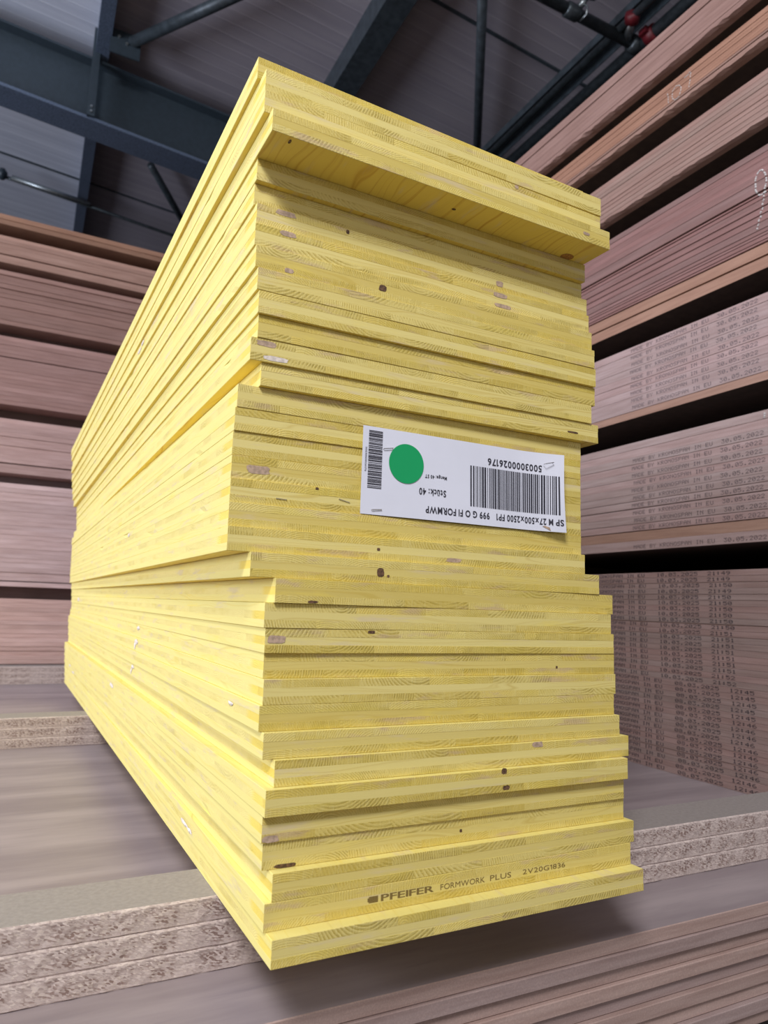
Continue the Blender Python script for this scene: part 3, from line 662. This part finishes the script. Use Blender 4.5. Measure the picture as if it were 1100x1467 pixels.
bb.build('stamped_emblem', M_STAMP, st)
for q, s_ in enumerate(SPOTS): spot(*s_[:5], s_[5], 'knot' if s_[5] is M_KNOT else 'bare_patch', q)

# ---------------------------------------------------------------- stapled paper label (upside down) on the front of the stack
LW, LH = 0.3015, 0.1075
lab = empty('pallet_label', (0.1335, 0.0162, 0.4600), 0); lab.scale = (1.0055, 1, 1.0055)
tag(lab, 'white paper label with barcodes and green dot stapled upside down on the yellow stack', 'label')
def curl(s): return 0.0 if s < 0.22 else -0.011 * ((s - 0.22) / 0.08) ** 2
def P(s, t, off=0.0):
    """s to the right, t up, metres on the sheet"""
    y = curl(s) - 0.0035 * math.sin(s / LW * math.pi) * (1 - t / LH) - 0.010 * 0
    k = 1.0 - 0.0012 * s
    return Vector((s + (0.004 * (1 - t / LH) if s > 0.29 else 0) * (s - 0.29) / 0.0115 - (0.003 * math.sin(t / LH * math.pi) * (max(0, s - 0.25) / 0.05) ** 2 * 0.6), y - off, t))
bb = MB(); nu, nv = 60, 12
for a in range(nu + 1):
    for c in range(nv + 1): bb.v.append(P(LW * a / nu, LH * c / nv))
for a in range(nu):
    for c in range(nv):
        q = a * (nv + 1) + c; bb.f.append((q, q + nv + 1, q + nv + 2, q + 1)); bb.m.append(0)
n0 = len(bb.v); bb.v += [v + Vector((0, 0.00025, 0)) for v in bb.v]; bb.f += [tuple(n0 + q for q in f[::-1]) for f in bb.f]; bb.m += [0] * (len(bb.f) - len(bb.m))
rim = [a * (nv + 1) for a in range(nu + 1)] + [nu * (nv + 1) + c for c in range(1, nv + 1)] + [a * (nv + 1) + nv for a in range(nu - 1, -1, -1)] + list(range(nv - 1, 0, -1))
for a, c in zip(rim, rim[1:] + rim[:1]): bb.f.append((c, a, a + n0, c + n0)); bb.m.append(0)
sheet = bb.build('paper_sheet', M_PAPER, lab)
def rot_text(name, txt, Xs, Xe, Zb, cap):
    """upside-down line: starts at world X = Xs (right) and runs left to Xe; Zb is its base line (upper side)"""
    bb = MB(); w = Xs - Xe
    for vs_, fs in text_geo(txt, w, cap, 0.022):
        b0 = len(bb.v); bb.v += [P(Xs - s - 0.132, Zb - t - 0.4595, 0.0005) for s, t in vs_]
        bb.f += [tuple(b0 + q for q in f) for f in fs]; bb.m += [0] * len(fs)
    bb.build(name, M_INK, lab)
rot_text('printed_line', '5003000026176', 0.4001, 0.3130, 0.5492, 0.0088)
rot_text('printed_line', 'Menge: 40 ST', 0.2500, 0.2183, 0.5165, 0.0042)
rot_text('printed_line', 'Stück: 40', 0.2490, 0.2102, 0.4985, 0.0080)
rot_text('printed_line', 'SP M 27x500x2500 FP1', 0.4310, 0.3266, 0.4765, 0.0082)
rot_text('printed_line', '999 G O FI FORMWP', 0.3156, 0.2197, 0.4765, 0.0082)
bars = random.Random(5); bb = MB(); x = 0.2855                     # wide barcode: bars stand upright
while x < 0.4270:
    w = bars.choice((0.0010, 0.0014, 0.0022, 0.0028)); g = bars.choice((0.0010, 0.0012, 0.0020))
    bb.quad([P(x - .132, 0.4828 - .4595, .0005), P(x + w - .132, 0.4828 - .4595, .0005), P(x + w - .132, 0.5362 - .4595, .0005), P(x - .132, 0.5362 - .4595, .0005)]); x += w + g
bb.build('barcode', M_INK, lab)
bb = MB(); z = 0.4915                                              # narrow barcode on its side at the left end
while z < 0.5625:
    w = bars.choice((0.0007, 0.0010, 0.0016)); g = bars.choice((0.0008, 0.0011, 0.0014))
    bb.quad([P(.1397 - .132, z - .4595, .0005), P(.1583 - .132, z - .4595, .0005), P(.1583 - .132, z + w - .4595, .0005), P(.1397 - .132, z + w - .4595, .0005)]); z += w + g
bb.build('barcode', M_INK, lab)
bb = MB()                                                          # tiny digits beside the narrow barcode
for vs_, fs in text_geo('5003000026176', 0.030, 0.0022):
    b0 = len(bb.v); bb.v += [P(.1368 - .132 + t - 0.0012, 0.541 - s - .4595, 0.0005) for s, t in vs_]; bb.f += [tuple(b0 + q for q in f)[::1] for f in fs]; bb.m += [0] * len(fs)
bb.build('printed_line', M_INK, lab)
bb = MB(); n = 48
top = [P(.1918 - .132 + .0242 * math.cos(a), .5265 - .4595 + .0248 * math.sin(a), .0008) for a in [2 * math.pi * k / n for k in range(n)]]
bb.v += top + [v + Vector((0, 0.0003, 0)) for v in top]; bb.f.append(tuple(range(n))); bb.m.append(0)
for k in range(n): bb.f.append((k, k + n, (k + 1) % n + n, (k + 1) % n)); bb.m.append(0)
bb.build('round_sticker', M_GREEN, lab)['label'] = 'round green sticker'
def staple(parent, a, c, y):
    bb = MB(); a = Vector((a[0], y, a[1])); c = Vector((c[0], y, c[1]))
    bb.tube([a + Vector((0, .004, 0)), a, c, c + Vector((0, .004, 0))], 0.00055, 6); bb.build('staple', M_STAPLE, parent)
o0 = Vector((0.132, 0.0095, 0.4595))
for (a, c, dy) in (((.4018, .5512), (.4160, .5549), -.0105), ((.1597, .5413), (.1722, .5435), -.002), ((.1463, .4652), (.1593, .4664), -.002)):
    staple(lab, (a[0] - .132, a[1] - .4595), (c[0] - .132, c[1] - .4595), dy)
bb = MB(); bb.quad([P(.268, .0065, .0006), P(.276, .0035, .0007), P(.2815, .001, .0008), P(.279, .0055, .0012), P(.272, .0072, .0010)]); bb.build('torn_corner', M_BARE, lab)
for (i, a, c) in ((18, (.0299, .468), (.0424, .4677)), (18, (.1068, .475), (.1204, .4722))):
    l0 = on_front(i, *a); l1 = on_front(i, *c); staple(YB_OBJ[i], l0, l1, -0.0006)

# pale torn splinters on the long side of the stack
def splinter(i, Y, dz, L, H, seed):
    rr = random.Random(seed); bb = MB(); x, y, t1, t2 = BD[i - 1]; sh = math.tan(t2 - t1); n = 10
    ring = []
    for k in range(n):
        a = 2 * math.pi * k / n; yy = Y + L * math.cos(a) * rr.uniform(.5, 1.1); zz = dz + H * math.sin(a) * rr.uniform(.5, 1.1)
        ring.append((-yy * sh - 0.0006, yy, zz))
    c = (-Y * sh - 0.0022, Y, dz); b0 = len(bb.v); bb.v += [Vector(p) for p in ring] + [Vector(c)]
    for k in range(n): bb.f.append((b0 + (k + 1) % n, b0 + k, b0 + n)); bb.m.append(0)
    bb.build('splinter', M_SPLINTER, YB_OBJ[i])

for q, (i, Y, dz, L, H) in enumerate([(11, .796, .0215, .012, .0035), (10, .800, .021, .016, .0040), (10, .815, .010, .008, .007), (8, .841, .0196, .014, .0035), (8, .854, .010, .006, .005), (2, .342, .0105, .016, .0026), (2, .309, .0095, .012, .0022),
                                      (13, 2.17, .0205, .035, .006), (4, 2.237, .0050, .03, .004), (3, 2.126, .022, .035, .004), (6, 1.104, .0071, .025, .004), (33, .803, .0206, .014, .0035), (33, .842, .014, .020, .003), (9, .104, .0160, .009, .0022), (18, .775, .0216, .012, .003)]):
    splinter(i, Y, min(max(dz, H * 1.8), .0265 - H * 1.8), L * 1.5, H * 1.5, q)
for (lx, ly, r1, r2, nm) in ((.462, .0457, .0105, .0085, 'knot'), (.2545, .0274, .0030, .0022, 'knot'), (.0236, .0088, .0016, .0040, 'knot')):   # knots on the underside of the overhanging board
    bb = MB(); bb.quad([(lx + r1 * math.cos(a), ly + r2 * math.sin(a), 0.00005) for a in [2 * math.pi * k / 18 for k in range(18)][::-1]])
    bb.build(nm, simple('underside_knot', (0.42, 0.20, 0.05), 0.6, 0, 400, 0.4) if r1 > .01 else M_KNOT, YB_OBJ[33])
